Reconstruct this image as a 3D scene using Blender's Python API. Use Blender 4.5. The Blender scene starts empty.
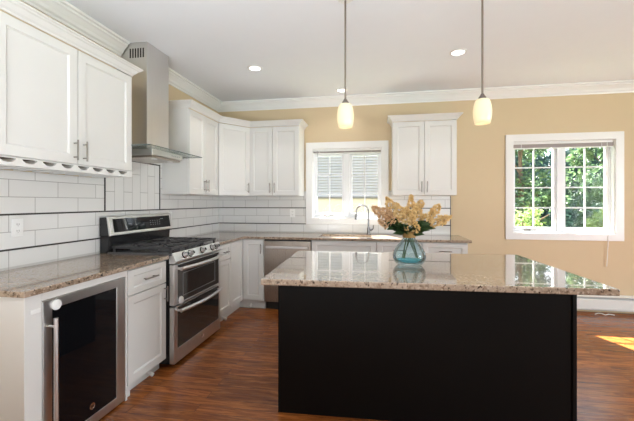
import bpy, bmesh, math, random
from mathutils import Vector, Matrix
random.seed(7)
PI = math.pi
S = bpy.context.scene
COL = S.collection

# ---------------------------------------------------------------- camera
YAW = math.radians(9.923)
cam_d = bpy.data.cameras.new('camera')
cam = bpy.data.objects.new('camera', cam_d); COL.objects.link(cam)
cam.location = (2.31, -4.804, 1.342)
cam.rotation_euler = (PI/2, 0, YAW)
cam_d.sensor_fit = 'HORIZONTAL'; cam_d.sensor_width = 36.0
cam_d.lens = 36.0*348.7/634.0
cam_d.shift_y = -8.1/634.0
cam_d.clip_start = 0.05
S.camera = cam
# ---------------------------------------------------------------- colour management
S.view_settings.view_transform = 'Standard'
S.view_settings.look = 'None'
S.view_settings.gamma = 1.0
S.view_settings.use_curve_mapping = False
S.view_settings.exposure = 0.31
# ---------------------------------------------------------------- sky
W = bpy.data.worlds.new('sky'); S.world = W; W.use_nodes = True
wn = W.node_tree.nodes; wl = W.node_tree.links
bg = wn['Background']
tc = wn.new('ShaderNodeTexCoord'); sp = wn.new('ShaderNodeSeparateXYZ'); cr = wn.new('ShaderNodeValToRGB')
wl.new(tc.outputs['Generated'], sp.inputs[0]); wl.new(sp.outputs[2], cr.inputs[0]); wl.new(cr.outputs[0], bg.inputs[0])
cr.color_ramp.elements[0].position = 0.0; cr.color_ramp.elements[0].color = (0.94, 0.97, 1.0, 1)
cr.color_ramp.elements[1].position = 0.7; cr.color_ramp.elements[1].color = (0.60, 0.76, 1.0, 1)
bg.inputs[1].default_value = 2.9
# ---------------------------------------------------------------- sun, daylight in the openings, added uplight
def light(name, typ, loc, energy, color=(1, 1, 1), target=None, size=None, size_y=None):
    l = bpy.data.lights.new(name, typ); l.energy = energy; l.color = color
    o = bpy.data.objects.new(name, l); COL.objects.link(o); o.location = loc
    if target is not None:
        o.rotation_euler = (Vector(target)-Vector(loc)).to_track_quat('-Z', 'Y').to_euler()
    if size is not None and typ == 'AREA':
        l.shape = 'RECTANGLE'; l.size = size; l.size_y = size_y or size
    return o
sun = light('sun', 'SUN', (0, 10, 10), 60.0, (1.0, 0.93, 0.80), None)
sun.rotation_euler = Vector((0.38, -0.92, -1.04)).to_track_quat('-Z', 'Y').to_euler()
sun.data.angle = math.radians(0.6)
light('daylight_right', 'AREA', (7.45, -3.6, 1.35), 140, (0.86, 0.93, 1.0), (0, -2.0, 0.5), 2.7, 1.4)
light('daylight_rear', 'AREA', (4.3, -7.65, 1.55), 12, (1.0, 0.97, 0.92), (3.4, 0, 1.75), 1.7, 1.2)
light('added_uplight', 'AREA', (1.75, -6.0, 0.9), 68, (0.89, 0.945, 1.0), (1.5, -4.3, 2.79), 2.6, 1.2).data.spread = math.radians(115)  # unseen soft uplight added behind the camera to even out ceiling and cabinets

# ---------------------------------------------------------------- materials
def lin(r, g, b):
    f = lambda c: ((c/255)/12.92) if c/255 <= 0.04045 else (((c/255)+0.055)/1.055)**2.4
    return (f(r), f(g), f(b), 1)
MATS = {}
def mat(name, color=(0.8, 0.8, 0.8, 1), rough=0.5, metal=0.0, noise=0.03, nscale=8.0, bump=0.0, bscale=60.0, emit=None, estr=0.0, coat=0.0):
    """Principled with a faint procedural colour variation."""
    m = bpy.data.materials.new(name); m.use_nodes = True
    N = m.node_tree.nodes; L = m.node_tree.links; b = N['Principled BSDF']
    b.inputs['Roughness'].default_value = rough; b.inputs['Metallic'].default_value = metal
    b.inputs['Coat Weight'].default_value = coat
    t = N.new('ShaderNodeTexCoord'); n = N.new('ShaderNodeTexNoise'); n.inputs['Scale'].default_value = nscale
    L.new(t.outputs['Object'], n.inputs['Vector'])
    mx = N.new('ShaderNodeMix'); mx.data_type = 'RGBA'
    L.new(n.outputs['Fac'], mx.inputs[0])
    mx.inputs[6].default_value = tuple(c*(1-noise) for c in color[:3])+(1,)
    mx.inputs[7].default_value = tuple(min(1, c*(1+noise)) for c in color[:3])+(1,)
    L.new(mx.outputs[2], b.inputs['Base Color'])
    if bump:
        n2 = N.new('ShaderNodeTexNoise'); n2.inputs['Scale'].default_value = bscale; n2.inputs['Detail'].default_value = 4
        L.new(t.outputs['Object'], n2.inputs['Vector'])
        bp = N.new('ShaderNodeBump'); bp.inputs['Strength'].default_value = bump; bp.inputs['Distance'].default_value = 0.002
        L.new(n2.outputs['Fac'], bp.inputs['Height']); L.new(bp.outputs[0], b.inputs['Normal'])
    if emit:
        b.inputs['Emission Color'].default_value = emit; b.inputs['Emission Strength'].default_value = estr
    MATS[name] = m
    return m
M_cab = mat('cabinet_paint', (0.70, 0.69, 0.665, 1), 0.32, noise=0.01, bump=0.02)
M_trim = mat('trim_paint', (0.82, 0.815, 0.80, 1), 0.35, noise=0.01)
M_wall = mat('wall_paint', (0.63, 0.50, 0.325, 1), 0.75, noise=0.015, bump=0.06, bscale=250)
M_ceil = mat('ceiling_paint', (0.83, 0.86, 0.90, 1), 0.85, noise=0.01, bump=0.04, bscale=200)
M_black = mat('black_enamel', (0.014, 0.014, 0.015, 1), 0.2)
M_iron = mat('cast_iron', (0.045, 0.045, 0.048, 1), 0.36, bump=0.2, bscale=300)
M_tray = mat('cooktop_enamel', (0.09, 0.09, 0.095, 1), 0.22)
M_glassblack = mat('black_glass', (0.005, 0.005, 0.006, 1), 0.04)
M_glassblack.node_tree.nodes['Principled BSDF'].inputs['Specular IOR Level'].default_value = 0.3
M_oven = mat('oven_glass', (0.035, 0.033, 0.032, 1), 0.06, coat=0.4)
M_island = mat('espresso_paint', (0.0035, 0.0028, 0.0026, 1), 0.5, noise=0.12, nscale=3, bump=0.05)
M_island.node_tree.nodes['Principled BSDF'].inputs['Specular IOR Level'].default_value = 0.14
M_chrome = mat('chrome', (0.72, 0.73, 0.75, 1), 0.12, 1.0)
M_nickel = mat('satin_nickel', (0.27, 0.245, 0.22, 1), 0.30, 1.0)
M_bronze = mat('brushed_bronze', (0.30, 0.26, 0.22, 1), 0.35, 1.0)
M_faucet = mat('faucet_steel', (0.22, 0.22, 0.225, 1), 0.22, 1.0)
M_dark = mat('dark_void', (0.02, 0.018, 0.016, 1), 0.7)
M_plastic = mat('white_plastic', (0.82, 0.82, 0.80, 1), 0.35, noise=0.01)
M_grey = mat('grey_marks', (0.35, 0.36, 0.38, 1), 0.4)
M_vinyl = mat('white_vinyl', (0.80, 0.81, 0.83, 1), 0.35, noise=0.01)
M_blind = mat('blind_slats', (0.42, 0.36, 0.34, 1), 0.5)
M_rope = mat('gold_rope', (0.30, 0.18, 0.055, 1), 0.7, noise=0.3, nscale=120, bump=0.6, bscale=200)
M_stem = mat('stem_green', (0.05, 0.08, 0.03, 1), 0.6, noise=0.2)
M_leaf = mat('dark_leaf', (0.035, 0.075, 0.022, 1), 0.45, noise=0.5, nscale=30)
M_shade = mat('lit_shade_glass', (0.80, 0.70, 0.48, 1), 0.25, emit=(1.0, 0.80, 0.42, 1), estr=0.34)
M_bulb = mat('downlight_glow', (0.9, 0.9, 0.9, 1), 0.4, emit=(1.0, 0.97, 0.93, 1), estr=4.0)
M_lampbulb = mat('warm_bulb', (0.9, 0.85, 0.7, 1), 0.4, emit=(1.0, 0.82, 0.5, 1), estr=1.6)
M_heater = mat('heater_enamel', (0.74, 0.73, 0.70, 1), 0.4)
M_socket = mat('outlet_slots', (0.15, 0.14, 0.13, 1), 0.5)
M_lawn = mat('lawn', (0.10, 0.16, 0.05, 1), 0.9, noise=0.4, nscale=2)
M_bark = mat('bark', (0.10, 0.075, 0.055, 1), 0.9, noise=0.4, nscale=10)
M_sidinglow = mat('stucco', (0.50, 0.44, 0.36, 1), 0.85, noise=0.08, nscale=3)
M_roof = mat('shingles', (0.16, 0.15, 0.15, 1), 0.9, noise=0.3, nscale=12)

def steel(name, col=(0.66, 0.65, 0.64), rough=0.33, axis=2, streak=0.10):
    m = bpy.data.materials.new(name); m.use_nodes = True
    N = m.node_tree.nodes; L = m.node_tree.links; b = N['Principled BSDF']
    b.inputs['Metallic'].default_value = 1.0
    t = N.new('ShaderNodeTexCoord'); mp = N.new('ShaderNodeMapping'); n = N.new('ShaderNodeTexNoise')
    sc = [400.0, 400.0, 400.0]; sc[axis] = 6.0
    mp.inputs['Scale'].default_value = sc; n.inputs['Scale'].default_value = 1.0; n.inputs['Detail'].default_value = 3
    L.new(t.outputs['Object'], mp.inputs[0]); L.new(mp.outputs[0], n.inputs['Vector'])
    mx = N.new('ShaderNodeMix'); mx.data_type = 'RGBA'
    mx.inputs[6].default_value = tuple(c*(1-streak) for c in col)+(1,); mx.inputs[7].default_value = tuple(c*(1+streak) for c in col)+(1,)
    L.new(n.outputs['Fac'], mx.inputs[0]); L.new(mx.outputs[2], b.inputs['Base Color'])
    mr = N.new('ShaderNodeMapRange'); mr.inputs[3].default_value = rough*0.85; mr.inputs[4].default_value = rough*1.2
    L.new(n.outputs['Fac'], mr.inputs[0]); L.new(mr.outputs[0], b.inputs['Roughness'])
    return m
M_steel = steel('brushed_steel', axis=0)
M_steelv = steel('brushed_steel_vertical', axis=2)
M_dish = steel('dishwasher_steel', (0.44, 0.39, 0.34), 0.28, axis=2, streak=0.03)

def granite(name, pale, tan, dark, scale=1.0):
    m = bpy.data.materials.new(name); m.use_nodes = True
    N = m.node_tree.nodes; L = m.node_tree.links; b = N['Principled BSDF']
    b.inputs['Roughness'].default_value = 0.10; b.inputs['Coat Weight'].default_value = 0.75 if 'island' in name else 0.25; b.inputs['Coat Roughness'].default_value = 0.015; b.inputs['Coat IOR'].default_value = 1.75
    t = N.new('ShaderNodeTexCoord')
    def noise(s, d=6, r=0.6, dist=0.0, stretch=None):
        n = N.new('ShaderNodeTexNoise'); n.inputs['Scale'].default_value = s*scale; n.inputs['Detail'].default_value = d
        n.inputs['Roughness'].default_value = r; n.inputs['Distortion'].default_value = dist
        if stretch:
            mp = N.new('ShaderNodeMapping'); mp.inputs['Scale'].default_value = stretch; mp.inputs['Rotation'].default_value = (0, 0, 0.25)
            L.new(t.outputs['Object'], mp.inputs[0]); L.new(mp.outputs[0], n.inputs['Vector'])
        else: L.new(t.outputs['Object'], n.inputs['Vector'])
        return n
    def ramp(src, p0, p1):
        r = N.new('ShaderNodeMapRange'); r.inputs[1].default_value = p0; r.inputs[2].default_value = p1; L.new(src, r.inputs[0]); return r.outputs[0]
    def mix(f, a, bcol):
        x = N.new('ShaderNodeMix'); x.data_type = 'RGBA'; L.new(f, x.inputs[0])
        if isinstance(a, tuple): x.inputs[6].default_value = a
        else: L.new(a, x.inputs[6])
        x.inputs[7].default_value = bcol
        return x.outputs[2]
    big = noise(2.2, 5, 0.6, 1.2, (0.7, 2.2, 1))
    mid = noise(34, 5, 0.65); fine = noise(60, 3, 0.6); spk = noise(46, 4, 0.7)
    c = mix(ramp(big.outputs['Fac'], 0.35, 0.80), pale, tan)
    c = mix(ramp(mid.outputs['Fac'], 0.50, 0.66), c, tuple(x*0.66 for x in tan[:3])+(1,))
    c = mix(ramp(fine.outputs['Fac'], 0.55, 0.62), c, tuple(min(1, x*1.16) for x in pale[:3])+(1,))
    c = mix(ramp(spk.outputs['Fac'], 0.56, 0.62), c, dark)
    L.new(c, b.inputs['Base Color'])
    return m
M_granite = granite('granite_counter', lin(172, 154, 136), lin(132, 108, 86), lin(50, 42, 37))
M_granite_i = granite('granite_island', lin(176, 160, 144), lin(146, 122, 101), lin(66, 54, 46))

def glass(name, tint, fac=0.10, rough=0.0):
    m = bpy.data.materials.new(name); m.use_nodes = True
    N = m.node_tree.nodes; L = m.node_tree.links
    for n in list(N):
        if n.type == 'BSDF_PRINCIPLED': N.remove(n)
    out = [n for n in N if n.type == 'OUTPUT_MATERIAL'][0]
    tr = N.new('ShaderNodeBsdfTransparent'); tr.inputs[0].default_value = tint
    gl = N.new('ShaderNodeBsdfGlossy'); gl.inputs['Roughness'].default_value = rough
    lw = N.new('ShaderNodeLayerWeight'); lw.inputs[0].default_value = 0.18
    mr = N.new('ShaderNodeMapRange'); mr.inputs[3].default_value = 0.0; mr.inputs[4].default_value = fac*5
    mx = N.new('ShaderNodeMixShader')
    L.new(lw.outputs['Fresnel'], mr.inputs[0]); L.new(mr.outputs[0], mx.inputs[0]); L.new(tr.outputs[0], mx.inputs[1]); L.new(gl.outputs[0], mx.inputs[2]); L.new(mx.outputs[0], out.inputs[0])
    return m
M_pane = glass('window_glass', (0.97, 0.985, 1.0, 1), 0.06)
M_vase = glass('blue_vase_glass', (0.89, 0.965, 0.99, 1), 0.14)
M_vaseb = glass('thick_blue_glass', (0.45, 0.82, 0.88, 1), 0.1)
M_hoodglass = glass('hood_glass', (0.90, 0.94, 0.93, 1), 0.10)
M_hoodedge = mat('hood_glass_edge', (0.10, 0.13, 0.13, 1), 0.15)

def tile(name, vertical=False, back=False, colr=(0.74, 0.735, 0.715, 1)):
    m = bpy.data.materials.new(name); m.use_nodes = True
    N = m.node_tree.nodes; L = m.node_tree.links; b = N['Principled BSDF']
    t = N.new('ShaderNodeTexCoord'); s = N.new('ShaderNodeSeparateXYZ'); c = N.new('ShaderNodeCombineXYZ')
    L.new(t.outputs['Object'], s.inputs[0])
    def add(src, v, op='ADD'):
        a = N.new('ShaderNodeMath'); a.operation = op; L.new(src, a.inputs[0]); a.inputs[1].default_value = v; return a.outputs[0]
    if vertical:
        L.new(add(s.outputs[2], -1.265+3.45), c.inputs[0]); L.new(add(s.outputs[1], 2.178+2.26), c.inputs[1])
    else:
        h = s.outputs[0] if back else s.outputs[1]
        L.new(add(h, (0.10 if back else 2.966+3.45)), c.inputs[0])
        L.new(add(add(s.outputs[2], -1.041), -0.110, 'MAXIMUM'), c.inputs[1])
    br = N.new('ShaderNodeTexBrick'); L.new(c.outputs[0], br.inputs['Vector'])
    br.inputs['Scale'].default_value = 1.0; br.inputs['Brick Width'].default_value = 0.345; br.inputs['Row Height'].default_value = 0.113 if vertical else 0.112
    br.inputs['Mortar Size'].default_value = 0.0022; br.inputs['Mortar Smooth'].default_value = 0.2
    br.inputs['Color1'].default_value = colr; br.inputs['Color2'].default_value = tuple(x*0.955 for x in colr[:3])+(1,)
    br.inputs['Mortar'].default_value = (0.36, 0.35, 0.33, 1)
    L.new(br.outputs['Color'], b.inputs['Base Color'])
    b.inputs['Roughness'].default_value = 0.12
    bp = N.new('ShaderNodeBump'); bp.invert = True; bp.inputs['Strength'].default_value = 0.5; bp.inputs['Distance'].default_value = 0.002
    L.new(br.outputs['Fac'], bp.inputs['Height']); L.new(bp.outputs[0], b.inputs['Normal'])
    return m
M_tileL = tile('subway_tile_left'); M_tileB = tile('subway_tile_back', back=True); M_tileV = tile('subway_tile_upright', vertical=True)
M_pencil = mat('dark_pencil_tile', (0.055, 0.050, 0.046, 1), 0.15)

def floor_mat():
    m = bpy.data.materials.new('stained_oak'); m.use_nodes = True
    N = m.node_tree.nodes; L = m.node_tree.links; b = N['Principled BSDF']
    t = N.new('ShaderNodeTexCoord')
    br = N.new('ShaderNodeTexBrick'); L.new(t.outputs['Object'], br.inputs['Vector'])
    br.inputs['Scale'].default_value = 1.0; br.inputs['Brick Width'].default_value = 1.15; br.inputs['Row Height'].default_value = 0.083
    br.offset = 0.37; br.inputs['Mortar Size'].default_value = 0.0012; br.inputs['Mortar Smooth'].default_value = 0.3
    br.inputs['Color1'].default_value = (0, 0, 0, 1); br.inputs['Color2'].default_value = (1, 1, 1, 1); br.inputs['Mortar'].default_value = (0.3, 0.3, 0.3, 1)
    # grain, shifted per board
    sep = N.new('ShaderNodeVectorMath'); sep.operation = 'MULTIPLY_ADD'
    L.new(br.outputs['Color'], sep.inputs[0]); sep.inputs[1].default_value = (7.0, 3.0, 0); L.new(t.outputs['Object'], sep.inputs[2])
    mp = N.new('ShaderNodeMapping'); mp.inputs['Scale'].default_value = (1.6, 16.0, 1.0); L.new(sep.outputs[0], mp.inputs[0])
    g = N.new('ShaderNodeTexNoise'); g.inputs['Scale'].default_value = 1.6; g.inputs['Detail'].default_value = 8; g.inputs['Roughness'].default_value = 0.68; g.inputs['Distortion'].default_value = 1.6
    L.new(mp.outputs[0], g.inputs['Vector'])
    r = N.new('ShaderNodeValToRGB'); L.new(g.outputs['Fac'], r.inputs[0])
    e = r.color_ramp.elements
    e[0].position = 0.26; e[0].color = (0.055, 0.014, 0.004, 1)
    e[1].position = 0.76; e[1].color = (0.48, 0.170, 0.040, 1)
    x = e.new(0.47); x.color = (0.21, 0.060, 0.013, 1)
    hs = N.new('ShaderNodeHueSaturation'); L.new(r.outputs[0], hs.inputs['Color'])
    mr = N.new('ShaderNodeMapRange'); mr.inputs[3].default_value = 0.82; mr.inputs[4].default_value = 1.2
    L.new(br.outputs['Color'], mr.inputs[0]); L.new(mr.outputs[0], hs.inputs['Value'])
    mx = N.new('ShaderNodeMix'); mx.data_type = 'RGBA'; L.new(br.outputs['Fac'], mx.inputs[0]); L.new(hs.outputs[0], mx.inputs[6]); mx.inputs[7].default_value = (0.03, 0.012, 0.006, 1)
    L.new(mx.outputs[2], b.inputs['Base Color'])
    b.inputs['Roughness'].default_value = 0.24; b.inputs['Specular IOR Level'].default_value = 0.38
    bp = N.new('ShaderNodeBump'); bp.inputs['Strength'].default_value = 0.25; bp.inputs['Distance'].default_value = 0.002
    L.new(g.outputs['Fac'], bp.inputs['Height']); L.new(bp.outputs[0], b.inputs['Normal'])
    return m
M_floor = floor_mat()

def petal_mat(name, a, bcol):
    m = mat(name, a, 0.6, noise=0.0)
    N = m.node_tree.nodes
    n = [x for x in N if x.type == 'TEX_NOISE'][0]; n.inputs['Scale'].default_value = 45
    mx = [x for x in N if x.type == 'MIX'][0]; mx.inputs[6].default_value = a; mx.inputs[7].default_value = bcol
    N['Principled BSDF'].inputs['Subsurface Weight'].default_value = 0.0
    return m
M_petal = petal_mat('peach_petals', (0.60, 0.33, 0.09, 1), (1.0, 0.82, 0.45, 1))
M_petal2 = petal_mat('dusky_petals', (0.45, 0.24, 0.12, 1), (0.95, 0.68, 0.40, 1))

def foliage(name, a, bcol):
    m = bpy.data.materials.new(name); m.use_nodes = True
    N = m.node_tree.nodes; L = m.node_tree.links; b = N['Principled BSDF']
    t = N.new('ShaderNodeTexCoord'); n = N.new('ShaderNodeTexNoise'); n.inputs['Scale'].default_value = 3.5; n.inputs['Detail'].default_value = 6
    L.new(t.outputs['Object'], n.inputs['Vector'])
    r = N.new('ShaderNodeValToRGB'); L.new(n.outputs['Fac'], r.inputs[0])
    r.color_ramp.elements[0].position = 0.35; r.color_ramp.elements[0].color = a; r.color_ramp.elements[1].position = 0.65; r.color_ramp.elements[1].color = bcol
    L.new(r.outputs[0], b.inputs['Base Color']); b.inputs['Roughness'].default_value = 0.45
    tl = N.new('ShaderNodeBsdfTranslucent'); L.new(r.outputs[0], tl.inputs[0])
    mx = N.new('ShaderNodeMixShader'); mx.inputs[0].default_value = 0.35
    out = [x for x in N if x.type == 'OUTPUT_MATERIAL'][0]
    L.new(b.outputs[0], mx.inputs[1]); L.new(tl.outputs[0], mx.inputs[2]); L.new(mx.outputs[0], out.inputs[0])
    return m
M_tree = foliage('tree_leaves', (0.03, 0.07, 0.045, 1), (0.16, 0.26, 0.12, 1))
M_tree2 = foliage('shrub_leaves', (0.05, 0.11, 0.03, 1), (0.30, 0.42, 0.16, 1))
M_tree3 = foliage('conifer_leaves', (0.02, 0.045, 0.045, 1), (0.07, 0.13, 0.11, 1))

def siding_mat():
    m = mat('clapboard_paint', (0.33, 0.32, 0.335, 1), 0.7, noise=0.10, nscale=1.2)
    return m
M_siding = siding_mat()

# ---------------------------------------------------------------- mesh builder
class MB:
    def __init__(s): s.bm = bmesh.new()
    def box(s, x0, x1, y0, y1, z0, z1, M=None):
        vs = [s.bm.verts.new(Vector(p)) for p in ((x0, y0, z0), (x1, y0, z0), (x1, y1, z0), (x0, y1, z0), (x0, y0, z1), (x1, y0, z1), (x1, y1, z1), (x0, y1, z1))]
        for f in ((0, 3, 2, 1), (4, 5, 6, 7), (0, 1, 5, 4), (1, 2, 6, 5), (2, 3, 7, 6), (3, 0, 4, 7)): s.bm.faces.new([vs[i] for i in f])
        if M is not None:
            for v in vs: v.co = M @ v.co
        return s
    def prism(s, poly, z0, z1):                       # poly in x,y
        a = [s.bm.verts.new((p[0], p[1], z0)) for p in poly]; b = [s.bm.verts.new((p[0], p[1], z1)) for p in poly]
        n = len(poly); s.bm.faces.new(list(reversed(a))); s.bm.faces.new(b)
        for i in range(n): s.bm.faces.new((a[i], a[(i+1) % n], b[(i+1) % n], b[i]))
        return s
    def extrude_yz(s, poly, x0, x1):                  # poly in y,z
        a = [s.bm.verts.new((x0, p[0], p[1])) for p in poly]; b = [s.bm.verts.new((x1, p[0], p[1])) for p in poly]
        n = len(poly); s.bm.faces.new(a); s.bm.faces.new(list(reversed(b)))
        for i in range(n): s.bm.faces.new((a[(i+1) % n], a[i], b[i], b[(i+1) % n]))
        return s
    def tube(s, pts, r, seg=12, cap=True):
        pts = [Vector(p) for p in pts]; n = len(pts); rs = r if isinstance(r, (list, tuple)) else [r]*n
        rings = []; up = None
        for i, p in enumerate(pts):
            t = (pts[min(i+1, n-1)]-pts[max(i-1, 0)]).normalized()
            if up is None: up = Vector((0, 0, 1)) if abs(t.z) < 0.9 else Vector((1, 0, 0))
            a = t.cross(up).normalized(); up = a.cross(t).normalized()
            rings.append([s.bm.verts.new(p+(a*math.cos(2*PI*k/seg)+up*math.sin(2*PI*k/seg))*rs[i]) for k in range(seg)])
        for i in range(n-1):
            for k in range(seg):
                s.bm.faces.new((rings[i][k], rings[i][(k+1) % seg], rings[i+1][(k+1) % seg], rings[i+1][k]))
        if cap:
            s.bm.faces.new(list(reversed(rings[0]))); s.bm.faces.new(rings[-1])
        return s
    def lathe(s, prof, c=(0, 0, 0), seg=32, axis='z'):
        rings = []; c = Vector(c)
        for (r, h) in prof:
            if r < 1e-5:
                q = Vector((0, 0, h)) if axis == 'z' else (Vector((0, -h, 0)) if axis == 'y' else Vector((h, 0, 0)))
                rings.append([s.bm.verts.new(c+q)]); continue
            ring = []
            for k in range(seg):
                a = 2*PI*k/seg
                if axis == 'z': q = Vector((r*math.cos(a), r*math.sin(a), h))
                elif axis == 'y': q = Vector((r*math.cos(a), -h, r*math.sin(a)))
                else: q = Vector((h, r*math.cos(a), r*math.sin(a)))
                ring.append(s.bm.verts.new(c+q))
            rings.append(ring)
        for A, B in zip(rings[:-1], rings[1:]):
            if len(A) == 1 and len(B) == 1: continue
            for k in range(seg):
                k2 = (k+1) % seg
                if len(A) == 1: s.bm.faces.new((A[0], B[k2], B[k]))
                elif len(B) == 1: s.bm.faces.new((A[k], A[k2], B[0]))
                else: s.bm.faces.new((A[k], A[k2], B[k2], B[k]))
        for R in (rings[0], rings[-1]):
            if len(R) > 1 and abs(prof[0][0]-prof[-1][0])+abs(prof[0][1]-prof[-1][1]) > 1e-6: s.bm.faces.new(R)
        return s
    def sweep(s, path, prof, closed=False):            # path (x,y) ; prof (outward to the right of travel, z)
        P = [Vector((p[0], p[1])) for p in path]; n = len(P); rings = []
        for i in range(n):
            d0 = (P[i]-P[i-1]) if (i > 0 or closed) else None
            d1 = (P[(i+1) % n]-P[i]) if (i < n-1 or closed) else None
            ns = [Vector((d.y, -d.x)).normalized() for d in (d0, d1) if d is not None]
            if len(ns) == 2:
                m = (ns[0]+ns[1]).normalized(); m = m/max(0.2, m.dot(ns[0]))
            else: m = ns[0]
            rings.append([s.bm.verts.new((P[i].x+m.x*o, P[i].y+m.y*o, z)) for o, z in prof])
        k = len(prof); pairs = list(zip(rings[:-1], rings[1:]))
        if closed: pairs.append((rings[-1], rings[0]))
        for A, B in pairs:
            for j in range(k): s.bm.faces.new((A[j], A[(j+1) % k], B[(j+1) % k], B[j]))
        if not closed:
            s.bm.faces.new(rings[0]); s.bm.faces.new(list(reversed(rings[-1])))
        return s
    def cells(s, us, vs, inside, w0, w1, plane='xy'):   # slab with holes; boundary faces only
        def P(u, v, w): return {'xy': (u, v, w), 'xz': (u, w, v), 'yz': (w, u, v)}[plane]
        cache = {}
        def V(i, j, k):
            key = (i, j, k)
            if key not in cache: cache[key] = s.bm.verts.new(P(us[i], vs[j], (w0, w1)[k]))
            return cache[key]
        nu, nv = len(us)-1, len(vs)-1
        ins = lambda i, j: 0 <= i < nu and 0 <= j < nv and inside((us[i]+us[i+1])/2, (vs[j]+vs[j+1])/2)
        for i in range(nu):
            for j in range(nv):
                if not ins(i, j): continue
                s.bm.faces.new((V(i, j, 1), V(i+1, j, 1), V(i+1, j+1, 1), V(i, j+1, 1)))
                s.bm.faces.new((V(i, j, 0), V(i, j+1, 0), V(i+1, j+1, 0), V(i+1, j, 0)))
                if not ins(i-1, j): s.bm.faces.new((V(i, j, 0), V(i, j, 1), V(i, j+1, 1), V(i, j+1, 0)))
                if not ins(i+1, j): s.bm.faces.new((V(i+1, j, 0), V(i+1, j+1, 0), V(i+1, j+1, 1), V(i+1, j, 1)))
                if not ins(i, j-1): s.bm.faces.new((V(i, j, 0), V(i+1, j, 0), V(i+1, j, 1), V(i, j, 1)))
                if not ins(i, j+1): s.bm.faces.new((V(i, j+1, 0), V(i, j+1, 1), V(i+1, j+1, 1), V(i+1, j+1, 0)))
        return s
    def blob(s, c, r, sub=1):
        bmesh.ops.create_icosphere(s.bm, subdivisions=sub, radius=r, matrix=Matrix.Translation(Vector(c)))
        return s
    def leaf(s, p, d, ln, wd, nrm=None):
        p = Vector(p); d = Vector(d).normalized(); nrm = nrm or Vector((random.uniform(-1, 1), random.uniform(-1, 1), random.uniform(-1, 1)))
        sd = d.cross(nrm)
        if sd.length < 1e-3: sd = d.orthogonal()
        sd = sd.normalized()*wd*0.5; up = sd.cross(d).normalized()*wd*0.25
        a = s.bm.verts.new(p); b = s.bm.verts.new(p+d*ln*0.45+sd+up); c = s.bm.verts.new(p+d*ln); e = s.bm.verts.new(p+d*ln*0.45-sd+up); m = s.bm.verts.new(p+d*ln*0.5)
        s.bm.faces.new((a, b, m)); s.bm.faces.new((b, c, m)); s.bm.faces.new((c, e, m)); s.bm.faces.new((e, a, m))
        return s
    def build(s, name, m, parent=None, bevel=0.0, smooth=False, seg=2, loc=None, rot=None, recalc=True):
        if recalc: bmesh.ops.recalc_face_normals(s.bm, faces=s.bm.faces)
        me = bpy.data.meshes.new(name); s.bm.to_mesh(me); s.bm.free()
        if smooth:
            for p in me.polygons: p.use_smooth = True
        me.materials.append(m)
        o = bpy.data.objects.new(name, me); COL.objects.link(o)
        if parent is not None: o.parent = parent
        if loc is not None: o.location = loc
        if rot is not None: o.rotation_euler = rot
        if bevel:
            b = o.modifiers.new('bevel', 'BEVEL'); b.width = bevel; b.segments = seg; b.limit_method = 'ANGLE'; b.angle_limit = math.radians(40)
        return o
def smooth_by_angle(o, deg=40):
    me = o.data
    for p in me.polygons: p.use_smooth = True
    try: me.set_sharp_from_angle(angle=math.radians(deg))
    except Exception: pass
    return o
def tag(o, label=None, cat=None, group=None, kind=None):
    if label: o['label'] = label
    if cat: o['category'] = cat
    if group: o['group'] = group
    if kind: o['kind'] = kind
    return o
def thing(name, label, cat, loc=(0, 0, 0), rotz=0.0, group=None):
    o = bpy.data.objects.new(name, None); COL.objects.link(o); o.empty_display_size = 0.1
    o.location = loc; o.rotation_euler = (0, 0, rotz)
    return tag(o, label, cat, group)
def struct(o, label=None): return tag(o, label, None, None, 'structure')
def copy_tree(o, parent=None):
    c = o.copy(); COL.objects.link(c); c.parent = parent
    for ch in list(o.children): copy_tree(ch, c)
    return c
def wtext(name, body, size, m, parent, loc, rot, depth=0.0006):
    cu = bpy.data.curves.new(name, 'FONT'); cu.body = body; cu.size = size; cu.extrude = depth; cu.align_x = 'CENTER'; cu.align_y = 'CENTER'
    tmp = bpy.data.objects.new(name, cu); COL.objects.link(tmp)
    me = bpy.data.meshes.new_from_object(tmp.evaluated_get(bpy.context.evaluated_depsgraph_get()))
    bpy.data.objects.remove(tmp)
    me.materials.clear(); me.materials.append(m)
    o = bpy.data.objects.new(name, me); COL.objects.link(o); o.parent = parent; o.location = loc; o.rotation_euler = rot
    return o

# ================================================================ ROOM
XR, YB, H = 7.6, -7.8, 2.79
W1 = (1.405, 2.36, 1.125, 2.087); W2 = (4.003, 5.15, 0.957, 2.112)
struct(MB().box(-0.15, XR+0.15, YB-0.15, 0.17, -0.12, 0).build('floor', M_floor), 'reddish brown stained oak plank floor')
struct(MB().box(-0.15, XR+0.15, YB-0.15, 0.17, H, H+0.12).build('ceiling', M_ceil))
struct(MB().box(-0.15, 0, YB, 0.0, 0, H).build('wall_left', M_wall))
def not_in(rects): return lambda u, v: not any(a < u < b and c < v < d for a, b, c, d in rects)
struct(MB().cells([-0.15, W1[0], W1[1], W2[0], W2[1], XR+0.15], [0, W2[2], W1[2], W1[3], W2[3], H], not_in([W1, W2]), 0.0, 0.17, 'xz').build('wall_back', M_wall))
W3 = (-5.4, -2.6, 0.8, 2.3); W4 = (3.4, 5.2, 0.9, 2.2)
struct(MB().cells([YB, W3[0], W3[1], 0.0], [0, W3[2], W3[3], H], not_in([W3]), XR, XR+0.15, 'yz').build('wall_right', M_wall))
struct(MB().cells([-0.15, W4[0], W4[1], XR+0.15], [0, W4[2], W4[3], H], not_in([W4]), YB-0.15, YB, 'xz').build('wall_front', M_wall))
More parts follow.
